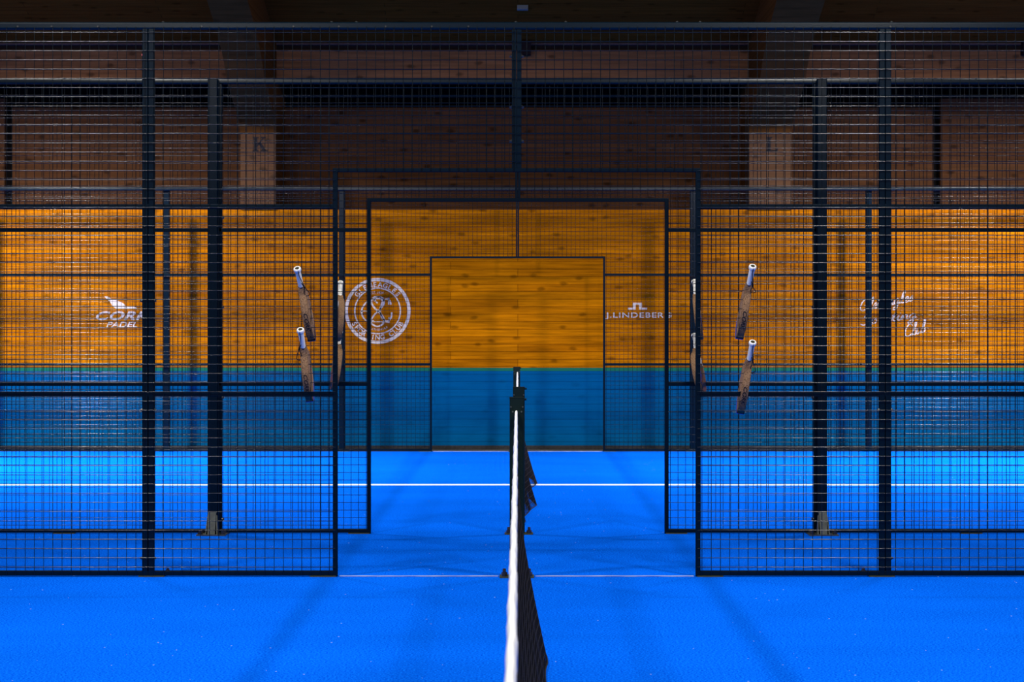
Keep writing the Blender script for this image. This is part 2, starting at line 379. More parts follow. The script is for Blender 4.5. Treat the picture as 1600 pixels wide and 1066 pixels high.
# curved glued-timber frames with their letters
def slab_letter(kind):
    R = []
    if kind == 'K':
        R += [[(-.10,0),(.32,0),(.32,.08),(-.10,.08)], [(-.10,.92),(.32,.92),(.32,1),(-.10,1)],
              [(0,.08),(.23,.08),(.23,.92),(0,.92)], [(.23,.46),(.60,.92),(.70,.92),(.23,.32)], [(.30,.54),(.46,.66),(.86,.06),(.60,.06)],
              [(.48,.92),(.84,.92),(.84,1),(.48,1)], [(.48,0),(.95,0),(.95,.08),(.48,.08)]]
    else:
        R += [[(0,.08),(.23,.08),(.23,.92),(0,.92)], [(-.10,.92),(.34,.92),(.34,1),(-.10,1)], [(-.10,0),(.72,0),(.72,.09),(-.10,.09)], [(.63,.09),(.72,.09),(.72,.30),(.66,.24)]]
    return R
def frame(x0, x1, label, letter, lx, lz, lh):
    t = thing('timber_roof_frame', label, 'roof frame', ((x0+x1)/2, DW, ZL), 'curved timber roof frames')
    sof = spline([(24.49, ZL), (24.49, 3.30), (24.48, 3.62), (24.38, 3.78), (23.85, 3.96), (23.4, 4.12), (22.9, 4.42), (21.8, 4.80), (19.5, 5.42), (16.0, 6.30), (12.6, 7.15), (8.1, 8.2)], 6)
    top = [(8.1, roof_z(8.1) - 0.01), (24.3, roof_z(24.3) - 0.01), (24.3, roof_z(24.45) - 0.02), (DB - 0.01, roof_z(DB) - 0.02), (DB - 0.01, ZL)]
    poly = sof + top
    m = MB(); n = len(poly)
    # side faces as quads against the top line so that the concave outline fills cleanly
    def topz(y): return roof_z(y) - 0.01
    for x in (x0, x1):
        vs, fs = [], []
        pts = [(y, z) for y, z in sof if z > 3.70]
        for y, z in pts: vs += [(x, y, z), (x, y, max(z + 0.02, topz(y)))]
        for i in range(len(pts) - 1): fs.append((2*i, 2*i+1, 2*i+3, 2*i+2))
        m.add(vs, fs)
        y0, z0 = pts[0]
        m.add([(x, y0, z0), (x, y0, topz(y0)), (x, DB - 0.01, topz(DB)), (x, DB - 0.01, ZL), (x, 24.49, ZL), (x, 24.49, 3.5)], [(0, 1, 2, 3, 4, 5)])
    vs, fs = [], []
    for y, z in sof: vs += [(x0, y, z), (x1, y, z)]
    for i in range(len(sof) - 1): fs.append((2*i, 2*i+1, 2*i+3, 2*i+2))
    m.add(vs, fs)
    m.add([(x0, DB - .01, ZL), (x1, DB - .01, ZL), (x1, DB - .01, topz(DB)), (x0, DB - .01, topz(DB))], [(0, 1, 2, 3)])
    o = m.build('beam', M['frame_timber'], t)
    MB().box(x0 + 0.004, x1 - 0.004, 24.474, 24.492, ZL, wz(195.5, 24.48)).build('face_board', M['glulam'], t)
    l = MB()
    for q in slab_letter(letter):
        l.prism(q, lambda u, v, k: (lx + u * lh, 24.476 - 0.006 * k, lz + v * lh))
    recalc(l.build('letter', M['letter'], t))
    return t
frame(wx(375.5, 24.49), wx(432, 24.49), 'curved timber roof frame marked with a black letter K', 'K', wx(397, 24.48), wz(236.5, 24.48), 0.165)
frame(wx(1170, 24.49), wx(1237.5, 24.49), 'curved timber roof frame marked with a black letter L', 'L', wx(1199, 24.48), wz(236.5, 24.48), 0.165)

# things under the roof
d = 23.5
t = thing('ceiling_lamp', 'small grey box lamp fixed under the dark roof at top centre', 'lamp', (wx(816.5, d), d, roof_z(d)))
zl = wz(16, d)
MB().bar('x', wx(808, d), wx(825, d), d - 0.05, d + 0.05, zl, wz(6.5, d), 0.01).build('housing', M['lamp_grey'], t)
MB().bar('x', wx(806, d), wx(827, d), d - 0.06, d + 0.06, wz(6.5, d), wz(3.5, d), 0.006).build('rim', M['baseboard'], t)
MB().cyl((wx(816.5, d), d, wz(4, d)), (wx(816.5, d), d, roof_z(d) + 0.02), 0.03).build('stem', M['baseboard'], t)
for px0, px1, lab in ((815, 829.5, 'dark timber hanger block on the eaves beam near the middle'), (1594.5, 1609, 'dark timber hanger block on the eaves beam at the right edge')):
    o = MB().box(wx(px0, DW), wx(px1, DW), DW - 0.14, DW, wz(87, DW), roof_z(DW)+0.01).build('hanger_block', M['dark_timber'])
    tag(o, lab, 'timber block', 'hanger blocks on the eaves beam')
a = world_px(224, 86, DW)
t = thing('indicator_lamp', 'tiny red lamp on the timber beam at upper left', 'lamp', tuple(a))
MB().cyl(a, a + Vector((0, -0.012, 0)), 0.024, n=16).build('rim', M['baseboard'], t)
lm = MB(); rings = 5
for i in range(rings):
    t0, t1 = math.pi/2 * i / rings, math.pi/2 * (i+1) / rings
    lm.cyl(a + Vector((0, -0.012 - 0.014*math.sin(t0), 0)), a + Vector((0, -0.012 - 0.014*math.sin(t1), 0)), 0.019*math.cos(t0), max(0.019*math.cos(t1), 1e-4), 14, False)
lm.build('lens', M['red_lamp'], t)

# ------------------------------------------------------------------ floor markings
def strip(name, label, cat, mat, x0, x1, y0, y1, group=None):
    o = MB().bar('x', x0, x1, y0, y1, 0.0, 0.004, 0.0015, 2).build(name, mat); return tag(o, label, cat, group)
strip('court_line', 'long white painted line across the far blue court', 'court line', M['line'], -10, 10, 18.52, 18.66)
strip('threshold_strip', 'worn white strip on the turf in the nearest fence opening, left of the net post', 'floor strip', M['threshold'], -0.968, -0.105, D1 - 0.02, D1 + 0.015, 'threshold strips')
strip('threshold_strip', 'worn white strip on the turf in the nearest fence opening, right of the net post', 'floor strip', M['threshold'], 0.095, 0.955, D1 - 0.02, D1 + 0.015, 'threshold strips')
strip('threshold_strip', 'pale strip in the farthest fence opening, left of the net posts', 'floor strip', M['threshold'], -0.96, -0.06, D3 - 0.05, D3 + 0.03, 'threshold strips')
strip('threshold_strip', 'pale strip in the farthest fence opening, right of the net posts', 'floor strip', M['threshold'], 0.06, 0.96, D3 - 0.05, D3 + 0.03, 'threshold strips')

# ------------------------------------------------------------------ fences
def mesh_panel(parent, x0, x1, z0, z1, y, px, pz=0.0034, r=0.002):
    m = MB()
    k = math.ceil((x0 - px) / 0.05)
    while px + 0.05*k < x1:
        x = px + 0.05*k
        if x > x0 + 0.004: m.cyl((x, y + r, z0), (x, y + r, z1), r, n=6, cap=False)
        k += 1
    k = math.ceil((z0 - pz) / 0.05)
    while pz + 0.05*k < z1:
        z = pz + 0.05*k
        if z > z0 + 0.004: m.cyl((x0, y - r, z), (x1, y - r, z), r, n=8, cap=False)
        k += 1
    return m.build('mesh_panel', M['wire'], parent)

BOLT = {}
def bolt(parent, p, axis, r=0.006, h=0.008):
    key = (axis, r, h)
    if key not in BOLT:
        d = Vector({'x': (1,0,0), '-x': (-1,0,0), 'y': (0,-1,0), 'z': (0,0,1)}[axis])
        m = MB().cyl((0,0,0), d*h*0.4, r*1.5, n=12, smooth=False).cyl(d*h*0.4, d*h, r, n=6, smooth=False)
        o = m.build('bolt', M['bolt'], parent, local=True); BOLT[key] = o.data
    else:
        o = bpy.data.objects.new('bolt', BOLT[key]); C.objects.link(o); o.parent = parent
    o.location = Vector(p) - origin_of(parent)
    return o

def fence(D, cx, label, style, xmax, sizes, phases):
    """style 'inner': wire on the camera side; 'outer': support posts on the camera side"""
    t = thing('court_fence', label, 'fence', (cx, D, 0), 'wire court fences')
    mid, ped, jw, lint_h, mul, top0 = sizes
    h = 0.018
    J, ymesh = 0.985, (D - 0.0225 if style == 'inner' else D + 0.0225)
    posts = [x for x in (-6, -4, -2, 2, 4, 6) if abs(x) <= xmax]
    MB().bar('x', cx - xmax - 0.03, cx + xmax + 0.03, D - 0.02, D + 0.02, top0, 3.01, 0.010, 4).build('top_rail', M['rail_steel'], t)
    for s in (-1, 1):
        xs = sorted((cx + s*J, cx + s*xmax))
        for zc in (0.99, 2.01):
            MB().bar('x', xs[0], xs[1], D - h + 0.001, D + h - 0.001, zc - mid/2, zc + mid/2, 0.003).build('middle_rail', M['steel'], t)
        MB().bar('x', xs[0], xs[1], D - h + 0.001, D + h - 0.001, 0.006, 0.031, 0.003).build('bottom_rail', M['steel'], t)
        MB().bar('z', 0.0, 2.20, cx + s*J - jw/2, cx + s*J + jw/2, D - h, D + h, 0.003).build('opening_post', M['steel'], t)
        for xp in (s*1.05, s*1.98, s*3.0):
            if abs(xp) < xmax:
                MB().box(cx + xp - 0.07, cx + xp + 0.07, D - 0.03, D + 0.03, 0.0, 0.006).build('floor_plate', M['plate_olive'], t)
    MB().bar('x', cx - J - jw/2, cx + J + jw/2, D - h, D + h, 2.197, 2.197 + lint_h, 0.003).build('lintel', M['steel'], t)
    m = MB()
    for s in (-1, 1):
        m.bar('z', 2.197 + lint_h, top0, cx + (s*mul if s > 0 else s*mul) if s < 0 else cx + 0.0015, cx - 0.0015 if s < 0 else cx + mul, D - h, D + h, 0.003)
    m.build('mullion', M['steel'], t)
    for x in posts:
        if style == 'inner':
            m = MB()
            for a, b in ((-0.032, -0.0015), (0.0015, 0.032)): m.bar('z', 0.0, top0 + 0.003, cx + x + a, cx + x + b, D - 0.019, D + 0.019, 0.004)
            m.build('post', M['steel'], t)
            for zb in ((1.497, 0.905, 0.10)):
                for sx, ax in ((-0.032, '-x'), (0.032, 'x')): bolt(t, (cx + x + sx, D - 0.006, zb), ax, 0.006, 0.012)
        elif style == 'outer':
            xo = x + (-0.008 if x < 0 else 0.004)
            m = MB()
            for a, b in ((-0.027, -0.0015), (0.0015, 0.027)): m.bar('z', 0.031, top0, cx + x*0.992 + a, cx + x*0.992 + b, D - 0.017, D + 0.017, 0.003)
            m.build('module_upright', M['steel'], t)
            p = MB().bar('z', 0.006, 3.0, cx + xo - 0.031, cx + xo + 0.031, D - 0.092, D - 0.019, 0.006).build('post', M['steel'], t)
            f = MB()
            f.box(cx + xo - 0.095, cx + xo + 0.095, D - 0.175, D - 0.02, 0.0, 0.008)
            # stiffener: a tapered flat in front and two slanted cheeks
            f.prism([(-0.024, 0.008), (0.024, 0.008), (0.026, 0.155), (-0.026, 0.155)], lambda u, v, k: (cx + xo + u, D - 0.094 - 0.006*k - 0.055*(1 - (v-0.008)/0.147), v))
            recalc(f.build('foot_plate', M['zinc'], p))
            c = MB()
            for sx in (-1, 1):
                c.add([(cx + xo + sx*0.032, D - 0.094, 0.13), (cx + xo + sx*0.040, D - 0.150, 0.008), (cx + xo + sx*0.040, D - 0.085, 0.008),
                       (cx + xo + sx*0.026, D - 0.094, 0.13), (cx + xo + sx*0.034, D - 0.150, 0.008), (cx + xo + sx*0.034, D - 0.085, 0.008)],
                      [(0,1,2), (5,4,3), (0,3,4,1), (1,4,5,2), (2,5,3,0)])
            recalc(c.build('stiffener', M['zinc'], p))
            for sx in (-1, 1):
                for yy in (D - 0.14, D - 0.05): bolt(p, (cx + xo + sx*0.073, yy, 0.008), 'z', 0.011, 0.024)
            for zb in (2.09, 1.50, 0.90, 0.095):
                s2 = 1 if x < 0 else -1
                bolt(t, (cx + x*0.992 + s2*0.027, D - 0.003, zb), 'x' if s2 > 0 else '-x', 0.008, 0.014)
        else:
            MB().bar('z', 0.0, top0 + 0.002, cx + x - 0.033, cx + x + 0.033, D + 0.018, D + 0.083, 0.006).build('post', M['steel'], t)
            MB().box(cx + x - 0.08, cx + x + 0.08, D + 0.0, D + 0.13, 0.0, 0.008).build('floor_plate', M['zinc'], t)
    # wire panels
    e = 0.003
    prev = [-xmax] + [p for p in posts if -xmax < p < 0]
    edges = sorted(set([-xmax] + [p for p in posts if p < 0]))
    for a, b in zip(edges, edges[1:]):
        mesh_panel(t, cx + a + e, cx + b - e, 0.01, 2.985, ymesh, phases[0])
    mesh_panel(t, cx - 2 + e, cx - J + e, 0.01, 2.985, ymesh, phases[0])
    mesh_panel(t, cx - J + e, cx - e, 2.20, 2.985, ymesh, phases[0])
    mesh_panel(t, cx + e, cx + J - e, 2.20, 2.985, ymesh, phases[1])
    mesh_panel(t, cx + J - e, cx + 2 - e, 0.01, 2.985, ymesh, phases[1])
    edges = sorted(set([xmax] + [p for p in posts if p > 0]))
    for a, b in zip(edges, edges[1:]):
        mesh_panel(t, cx + a + e, cx + b - e, 0.01, 2.985, ymesh, phases[1])
    return t
f1 = fence(D1, -0.006, 'tall dark wire fence nearest the camera, with square door opening', 'inner', 4, (0.024, 0.064, 0.025, 0.021, 0.026, 2.97), (-2.771, 1.399))
f2 = fence(D2, 0.0, 'second dark wire fence just behind the nearest one, with grey foot plates on its posts', 'outer', 4, (0.026, 0.060, 0.026, 0.024, 0.0175, 2.975), (-2.755, 1.412))
f3 = fence(D3, -0.003, 'farthest dark wire fence in front of the orange and blue wall', 'back', 6, (0.028, 0.066, 0.024, 0.022, 0.0185, 2.965), (-2.763, 1.407))
for px in (255, 518, 557, 806, 884, 1058, 1094, 1393):
    bolt(f1, (wx(px, D1), D1 - 0.004, 3.01), 'z', 0.006, 0.006)
for px in (29, 82, 154, 316, 459, 530, 603, 675, 732, 1390): 
    bolt(f1, (wx(px, D1), D1 - 0.02, 2.985), 'y', 0.0035, 0.005)
for px in (101, 322, 569, 602, 872, 1014, 1046, 1265, 1525):
    bolt(f2, (wx(px, D2), D2 - 0.004, 3.01), 'z', 0.007, 0.008)
for sx, ax in ((-0.026, '-x'), (0.026, 'x')):
    for z in (2.826, 2.55, 2.365): bolt(f1, (-0.006 + sx, D1 - 0.004, z), ax, 0.007, 0.013)
bolt(f1, (wx(262, D1), D1 + 0.002, 0.031), 'z', 0.008, 0.014); bolt(f1, (wx(1349, D1), D1 + 0.002, 0.031), 'z', 0.008, 0.014)

# ------------------------------------------------------------------ net posts
def net_post(x, y, label, zt, with_bracket=True):
    t = thing('net_post', label, 'net post', (x, y, 0), 'dark green net posts')
    MB().bar('z', 0.008, zt - 0.006, x - 0.039, x + 0.039, y - 0.039, y + 0.039, 0.006).build('post_tube', M['post_green'], t)
    MB().bar('z', zt - 0.006, zt, x - 0.040, x + 0.040, y - 0.040, y + 0.040, 0.003).build('cap', M['post_green'], t)
    MB().bar('z', 0.0, 0.008, x - 0.093, x + 0.093, y - 0.06, y + 0.06, 0.006).build('base_plate', M['plate_olive'], t)
    for sx in (-1, 1):
        for yy in (-0.035, 0.035):
            b = MB().cyl((x + sx*0.068, y + yy, 0.008), (x + sx*0.068, y + yy, 0.022), 0.017, n=6, smooth=False).cyl((x + sx*0.068, y + yy, 0.022), (x + sx*0.068, y + yy, 0.042), 0.009, n=10)
            b.build('anchor_bolt', M['bolt'], t)
    # lashing ring and small screws around the end of the tape
    m = MB()
    for dx, dz in ((-0.032, -0.052), (0.032, -0.052), (-0.022, -0.078), (0.025, -0.078)):
        m.cyl((x + dx, y - 0.039, zt + dz), (x + dx, y - 0.046, zt + dz), 0.0045, n=8)
    m.build('lashing_hook', M['zinc'], t)
    MB().cyl((x + 0.039, y, zt - 0.012), (x + 0.052, y, zt - 0.012), 0.006, n=10).build('tension_screw', M['post_green'], t)
    return t
P1 = (-0.005, 11.46); P2 = (0.007, 13.97); P3 = (-0.012, 24.0)
net_post(P1[0], P1[1], 'dark green net post in the nearest fence opening, at the end of the near net', wz(621, 11.42))
net_post(P2[0], P2[1], 'dark green net post just behind the nearest one, in the second fence opening', wz(605, 13.93))
net_post(P3[0], P3[1], 'farthest dark green net post, at the wall end of the far net', wz(573.5, 23.96))

# ------------------------------------------------------------------ nets
def net(label, y0, y1, xtape, xpost, ztop, sway, power):
    t = thing('court_net', label, 'net', (xtape, (y0+y1)/2, 0), 'court nets')
    def X(y, z):
        q = max(0.0, min(1.0, 1 - z / (ztop(y) - 0.02)))
        return xtape + interp(sway, y) * q**power + 0.004*math.sin(y*9 + z*7) * q
    L = y1 - y0; ny = int(L / 0.042); nz = 21
    m = MB()
    for j in range(nz + 1):
        m.tube([(X(y0 + L*i/ny, 0.011 + (ztop(y0 + L*i/ny) - 0.037) * j / nz), y0 + L*i/ny, 0.011 + (ztop(y0 + L*i/ny) - 0.037) * j / nz) for i in range(ny + 1)], 0.0022 if j else 0.004, 4)
    for i in range(ny + 1):
        y = y0 + L*i/ny
        m.tube([(X(y, 0.011 + (ztop(y) - 0.037) * j / nz), y, 0.011 + (ztop(y) - 0.037) * j / nz) for j in range(nz + 1)], 0.0022, 4)
    m.build('netting', M['net'], t)
    # folded tape over the cord
    n = 120; vs, fs = [], []
    prof = [(-0.0062, -0.052), (-0.0068, -0.012), (-0.004, -0.002), (0.0, 0.0), (0.004, -0.002), (0.0068, -0.012), (0.0062, -0.052), (0.0, -0.050)]
    for i in range(n + 1):
        y = y0 + L*i/n; wob = 0.0009*math.sin(i*1.9) + 0.0007*math.sin(i*0.73 + 1)
        vs += [(xtape + u*(1 + 0.1*math.sin(i*2.7)) + wob, y, ztop(y) + v + 0.0015*math.sin(i*1.3)) for u, v in prof]
    k = len(prof)
    for i in range(n):
        fs += [(i*k + a, i*k + (a+1) % k, (i+1)*k + (a+1) % k, (i+1)*k + a) for a in range(k)]
    m = MB().add(vs, fs, True); m.add(vs[:k], [list(range(k))]); m.add(vs[-k:], [list(range(k))[::-1]])
    recalc(m.build('top_tape', M['tape'], t))
    return t
def zt1(y): return 0.880 + 0.0265 * ((y - 6.4) / 5.0)**2
def zt2(y): return 0.882 + 0.028 * ((y - 19.0) / 5.0)**2
sway1 = [(1.5, .08), (6.6, .10), (7.6, .105), (7.97, .112), (8.35, .128), (8.62, .120), (8.9, .098), (8.98, .093), (9.2, .100), (9.4, .092), (9.9, .066), (10.5, .040), (11.0, .030), (11.42, .022)]
net('near court net with bright white tape, running away from the camera', 1.5, P1[1] - 0.047, -0.0085, P1[0], zt1, sway1, 1.6)
sway2 = [(14.0, .03), (14.7, .05), (15.2, .055), (15.5, .075), (16.0, .125), (16.25, .15), (16.6, .125), (17.2, .07), (17.5, .06), (17.9, .09), (18.4, .155), (18.7, .185), (19.0, .155), (19.7, .09), (20.5, .05), (21.5, .03), (23.96, .02)]
net('far court net between the second and third fences, edge on', P2[1] + 0.041, P3[1] - 0.047, -0.004, P2[0], zt2, sway2, 1.8)

# ------------------------------------------------------------------ lettering
def text_geo(s, shear=0.0, bold=0.0, spacing=1.0):
    cu = bpy.data.curves.new('text', 'FONT'); cu.body = s; cu.size = 1.0; cu.shear = shear; cu.offset = bold; cu.space_character = spacing
    cu.resolution_u = 4
    ob = bpy.data.objects.new('text', cu); C.objects.link(ob)
    dg = bpy.context.evaluated_depsgraph_get(); dg.update()
    me = bpy.data.meshes.new_from_object(ob.evaluated_get(dg))
    v = [(p.co.x, p.co.y) for p in me.vertices]; f = [list(p.vertices) for p in me.polygons]
    bpy.data.objects.remove(ob); bpy.data.curves.remove(cu); bpy.data.meshes.remove(me)
    return v, f
def fit(v, x0, x1, z0, z1):
    a, b = min(p[0] for p in v), max(p[0] for p in v); c, d = min(p[1] for p in v), max(p[1] for p in v)
    return [(x0 + (p[0]-a)/(b-a)*(x1-x0), z0 + (p[1]-c)/(d-c)*(z1-z0)) for p in v]
YD = DW - 0.003
def WX(px): return wx(px, YD)
def WZ(py): return wz(py, YD)
def wall_text(m, s, box, shear=0.0, bold=0.0, spacing=1.0):
    v, f = text_geo(s, shear, bold, spacing)
    v = fit(v, WX(box[0]), WX(box[1]), WZ(box[3]), WZ(box[2]))
    m.add([(x, YD, z) for x, z in v], f); return m
def wall_poly(m, pts):
    m.prism([(WX(a), WZ(b)) for a, b in pts], lambda u, v, k: (u, YD + 0.0025*k, v)); return m
def ribbon(m, pts, width):
    """flat pen stroke; pts in wall x, z"""
    vs = []
    for i, p in enumerate(pts):
        a, b = pts[max(i-1, 0)], pts[min(i+1, len(pts)-1)]
        dx, dz = b[0]-a[0], b[1]-a[1]; l = math.hypot(dx, dz) or 1
        w2 = width * 0.5 * (0.65 + 0.35*abs(dz)/l)
        vs += [(p[0] - dz/l*w2, YD, p[1] + dx/l*w2), (p[0] + dz/l*w2, YD, p[1] - dx/l*w2)]
    m.add(vs, [(2*i, 2*i+1, 2*i+3, 2*i+2) for i in range(len(pts)-1)])

# bird emblem with CORK PADEL
t = thing('wall_logo', 'white bird emblem with CORK PADEL lettering on the orange boards', 'wall logo', (WX(190), DW, WZ(487)))
m = MB(); wall_poly(m, [(163, 463), (168.5, 463.6), (174, 467), (185, 470.4), (192.6, 474), (197, 478.6), (205, 479), (213, 480.4), (214.5, 483.5), (200, 482.5), (181, 482.5), (176, 478.5), (171.6, 471.5), (167, 468)])
recalc(m.build('bird_emblem', M['decal'], t))
wall_text(MB(), 'CORK', (150, 236.5, 486.5, 500.5), 0.35, 0.03, 1.08).build('lettering', M['decal'], t)
wall_text(MB(), 'PADEL', (166, 214.5, 503, 511.5), 0.3, 0.02).build('small_lettering', M['decal'], t)

# round club crest
t = thing('wall_logo', 'round white crest reading GLENEAGLES SPORTING CLUB on the orange boards', 'wall logo', (WX(590), DW, WZ(486)))
cxp, czp, S = WX(590), WZ(486), YD / F
def annulus(m, r0, r1, n=72):
    vs = []
    for i in range(n):
        a = 2*math.pi*i/n
        vs += [(cxp + r0*S*math.cos(a), YD, czp + r0*S*math.sin(a)), (cxp + r1*S*math.cos(a), YD, czp + r1*S*math.sin(a))]
    m.add(vs, [(2*i, 2*i+1, (2*i+3) % (2*n), (2*i+2) % (2*n)) for i in range(n)])
m = MB(); annulus(m, 46.5, 51.5); m.build('outer_ring', M['decal'], t)
m = MB(); annulus(m, 34.6, 36.6); m.build('inner_ring', M['decal'], t)
def arc_text(m, s, rad, size, mid_deg, span_deg, top, bold=0.0):
    n = len(s)
    for i, ch in enumerate(s):
        if ch == ' ': continue
        fr = (i + 0.5) / n - 0.5
        v, f = text_geo(ch, 0, bold)
        a, b = min(p[0] for p in v), max(p[0] for p in v)
        ang = math.radians(mid_deg - fr*span_deg) if top else math.radians(mid_deg + fr*span_deg)
        out = []
        for x, z in v:
            x = (x - (a+b)/2) * size; z = (z - 0.35) * size
            if top: u, q = math.cos(ang)*(rad + z) + math.sin(ang)*x, math.sin(ang)*(rad + z) - math.cos(ang)*x
            else: u, q = math.cos(ang)*(rad - z) - math.sin(ang)*x, math.sin(ang)*(rad - z) + math.cos(ang)*x
            out.append((cxp + u*S, YD, czp + q*S))
        m.add(out, f)
m = MB(); arc_text(m, 'GLENEAGLES', 41.3, 10.5, 90, 112, True, 0.03); m.build('upper_lettering', M['decal'], t)
m = MB(); arc_text(m, 'SPORTING CLUB', 41.3, 10.5, 270, 132, False, 0.03)
m.build('lower_lettering', M['decal'], t)
m = MB()
v, f = text_geo('EST. 1924'); m.add([(x, YD, z) for x, z in fit(v, WX(579), WX(599), WZ(459.8), WZ(455.8))], f)
arc_text(m, 'PERTHSHIRE', 29.5, 5.0, 270, 66, False)
m.build('small_lettering', M['decal'], t)
m = MB()
def PX(pts): return [(WX(a), WZ(b)) for a, b in spline(pts, 7)]
ribbon(m, PX([(575, 470), (568, 478), (565, 487), (568, 497), (575, 502), (584, 501)]), 2.6*S)          # G
ribbon(m, PX([(575, 470), (582, 467), (590, 474)]), 2.4*S)
ribbon(m, PX([(563, 487), (574, 487), (574, 502)]), 2.2*S)
ribbon(m, PX([(598, 470), (592, 464), (584, 465), (580, 472), (585, 481), (596, 492), (600, 501), (596, 508), (588, 510), (580, 505), (577, 498)]), 3.0*S)   # S
ribbon(m, PX([(584, 470), (590, 464), (598, 466), (600, 474), (594, 483), (585, 492), (580, 500)]), 2.6*S)
ribbon(m, PX([(611, 476), (608, 469), (601, 468), (596, 476), (594, 487), (598, 498), (605, 502), (611, 497), (612, 488)]), 2.6*S)          # C
ribbon(m, [(WX(605), WZ(467)), (WX(607.5), WZ(465)), (WX(607.5), WZ(476))], 2.2*S)
ribbon(m, [(WX(600), WZ(503)), (WX(608), WZ(504)), (WX(608), WZ(496))], 2.2*S)
ribbon(m, [(WX(578), WZ(467)), (WX(600), WZ(467))], 1.8*S); ribbon(m, [(WX(578), WZ(503)), (WX(602), WZ(503))], 1.8*S)
m.build('monogram', M['decal'], t)

# bridge mark with name
t = thing('wall_logo', 'white bridge mark above J.LINDEBERG lettering on the orange boards', 'wall logo', (WX(998), DW, WZ(487)))
m = MB()
wall_poly(m, [(981, 481), (989, 481), (989, 473.2), (1003, 473.2), (1003, 481), (1011, 481), (1011, 484), (998.5, 484), (998.5, 476.2), (993.2, 476.2), (993.2, 484), (981, 484)])
recalc(m.build('bridge_mark', M['decal'], t))
wall_text(MB(), 'J.LINDEBERG', (946, 1049, 488.3, 499.2), 0, 0.018, 1.14).build('lettering', M['decal'], t)

# handwritten club name
G = {'l': (.55, [[(0,0),(.35,1.0),(.5,2.0),(.38,2.2),(.22,1.6),(.2,.3),(.4,0),(.6,.15)]]),
     'e': (.6, [[(0,.1),(.45,.6),(.48,.92),(.28,1),(.1,.5),(.3,0),(.62,.15)]]),
     'n': (.8, [[(0,.2),(.15,.95),(.15,0),(.3,.8),(.5,1),(.6,.7),(.6,.1),(.8,.15)]]),
     'a': (.8, [[(.6,.9),(.3,1),(.05,.5),(.2,0),(.5,.3),(.6,.95),(.6,.1),(.82,.15)]]),
     'g': (.8, [[(.6,.9),(.3,1),(.05,.5),(.2,.05),(.5,.3),(.6,.95),(.5,-.7),(.2,-1),(.05,-.7),(.6,0),(.8,.15)]]),
     's': (.65, [[(0,.1),(.4,1.05),(.36,.7),(.52,.3),(.3,0),(.08,.15)]]),
     'p': (.75, [[(0,.2),(.2,1),(.05,-1)], [(.1,.5),(.4,1),(.6,.6),(.4,.05),(.18,.1)]]),
     'o': (.7, [[(.3,1),(.05,.5),(.3,0),(.6,.5),(.35,1),(.72,.8)]]),
     'r': (.6, [[(0,.1),(.2,1.1),(.33,.85),(.52,.9),(.48,.3),(.62,.1)]]),
     't': (.5, [[(0,.1),(.3,1.7),(.2,.3),(.35,0),(.55,.15)], [(.02,1.2),(.5,1.25)]]),
     'i': (.45, [[(0,.1),(.2,1),(.18,.2),(.3,0),(.5,.15)], [(.28,1.45),(.34,1.55)]]),
     'u': (.75, [[(0,.2),(.15,1),(.15,.3),(.3,0),(.5,.3),(.55,1),(.55,.2),(.78,.15)]]),
     'b': (.65, [[(0,.1),(.35,1.2),(.45,2.2),(.25,2),(.15,.4),(.3,0),(.55,.4),(.45,.8),(.68,.75)]]),
     'G': (1.15, [[(.95,1.8),(.6,2.2),(.1,1.4),(.1,.4),(.5,0),(.9,.5),(.95,1.0)], [(.55,.95),(1.0,1.0),(.9,-.3)]]),
     'S': (1.0, [[(.95,1.8),(.6,2.2),(.25,1.7),(.65,1.1),(.75,.4),(.35,0),(0,.35)]]),
     'C': (1.0, [[(.95,1.7),(.6,2.2),(.1,1.4),(.1,.4),(.5,0),(1,.3)]])}
def script_line(m, s, p0, p1, xh):
    adv = sum(G[c][0] for c in s); L = math.hypot(p1[0]-p0[0], p1[1]-p0[1]); k = L / adv
    ux, uy = (p1[0]-p0[0]) / L, (p1[1]-p0[1]) / L
    x = 0
    for c in s:
        a, strokes = G[c]
        for st in strokes:
            pts = []
            for u, v in spline(st, 6):
                e = (x + u) * k + 0.38 * v * xh; n = v * xh
                pts.append((WX(p0[0] + ux*e + uy*n), WZ(p0[1] + uy*e - ux*n)))
            ribbon(m, pts, 1.9 * S)
        x += a
t = thing('wall_logo', 'white handwritten Gleneagles Sporting Club lettering on the orange boards', 'wall logo', (WX(1400), DW, WZ(490)))
m = MB(); script_line(m, 'Gleneagles', (1343, 487), (1427, 470), 8.0); m.build('first_line', M['decal'], t)
m = MB(); script_line(m, 'Sporting', (1344, 509), (1432, 496.5), 7.0); m.build('second_line', M['decal'], t)
m = MB(); script_line(m, 'Club', (1413, 527), (1446, 519), 8.5); m.build('third_line', M['decal'], t)

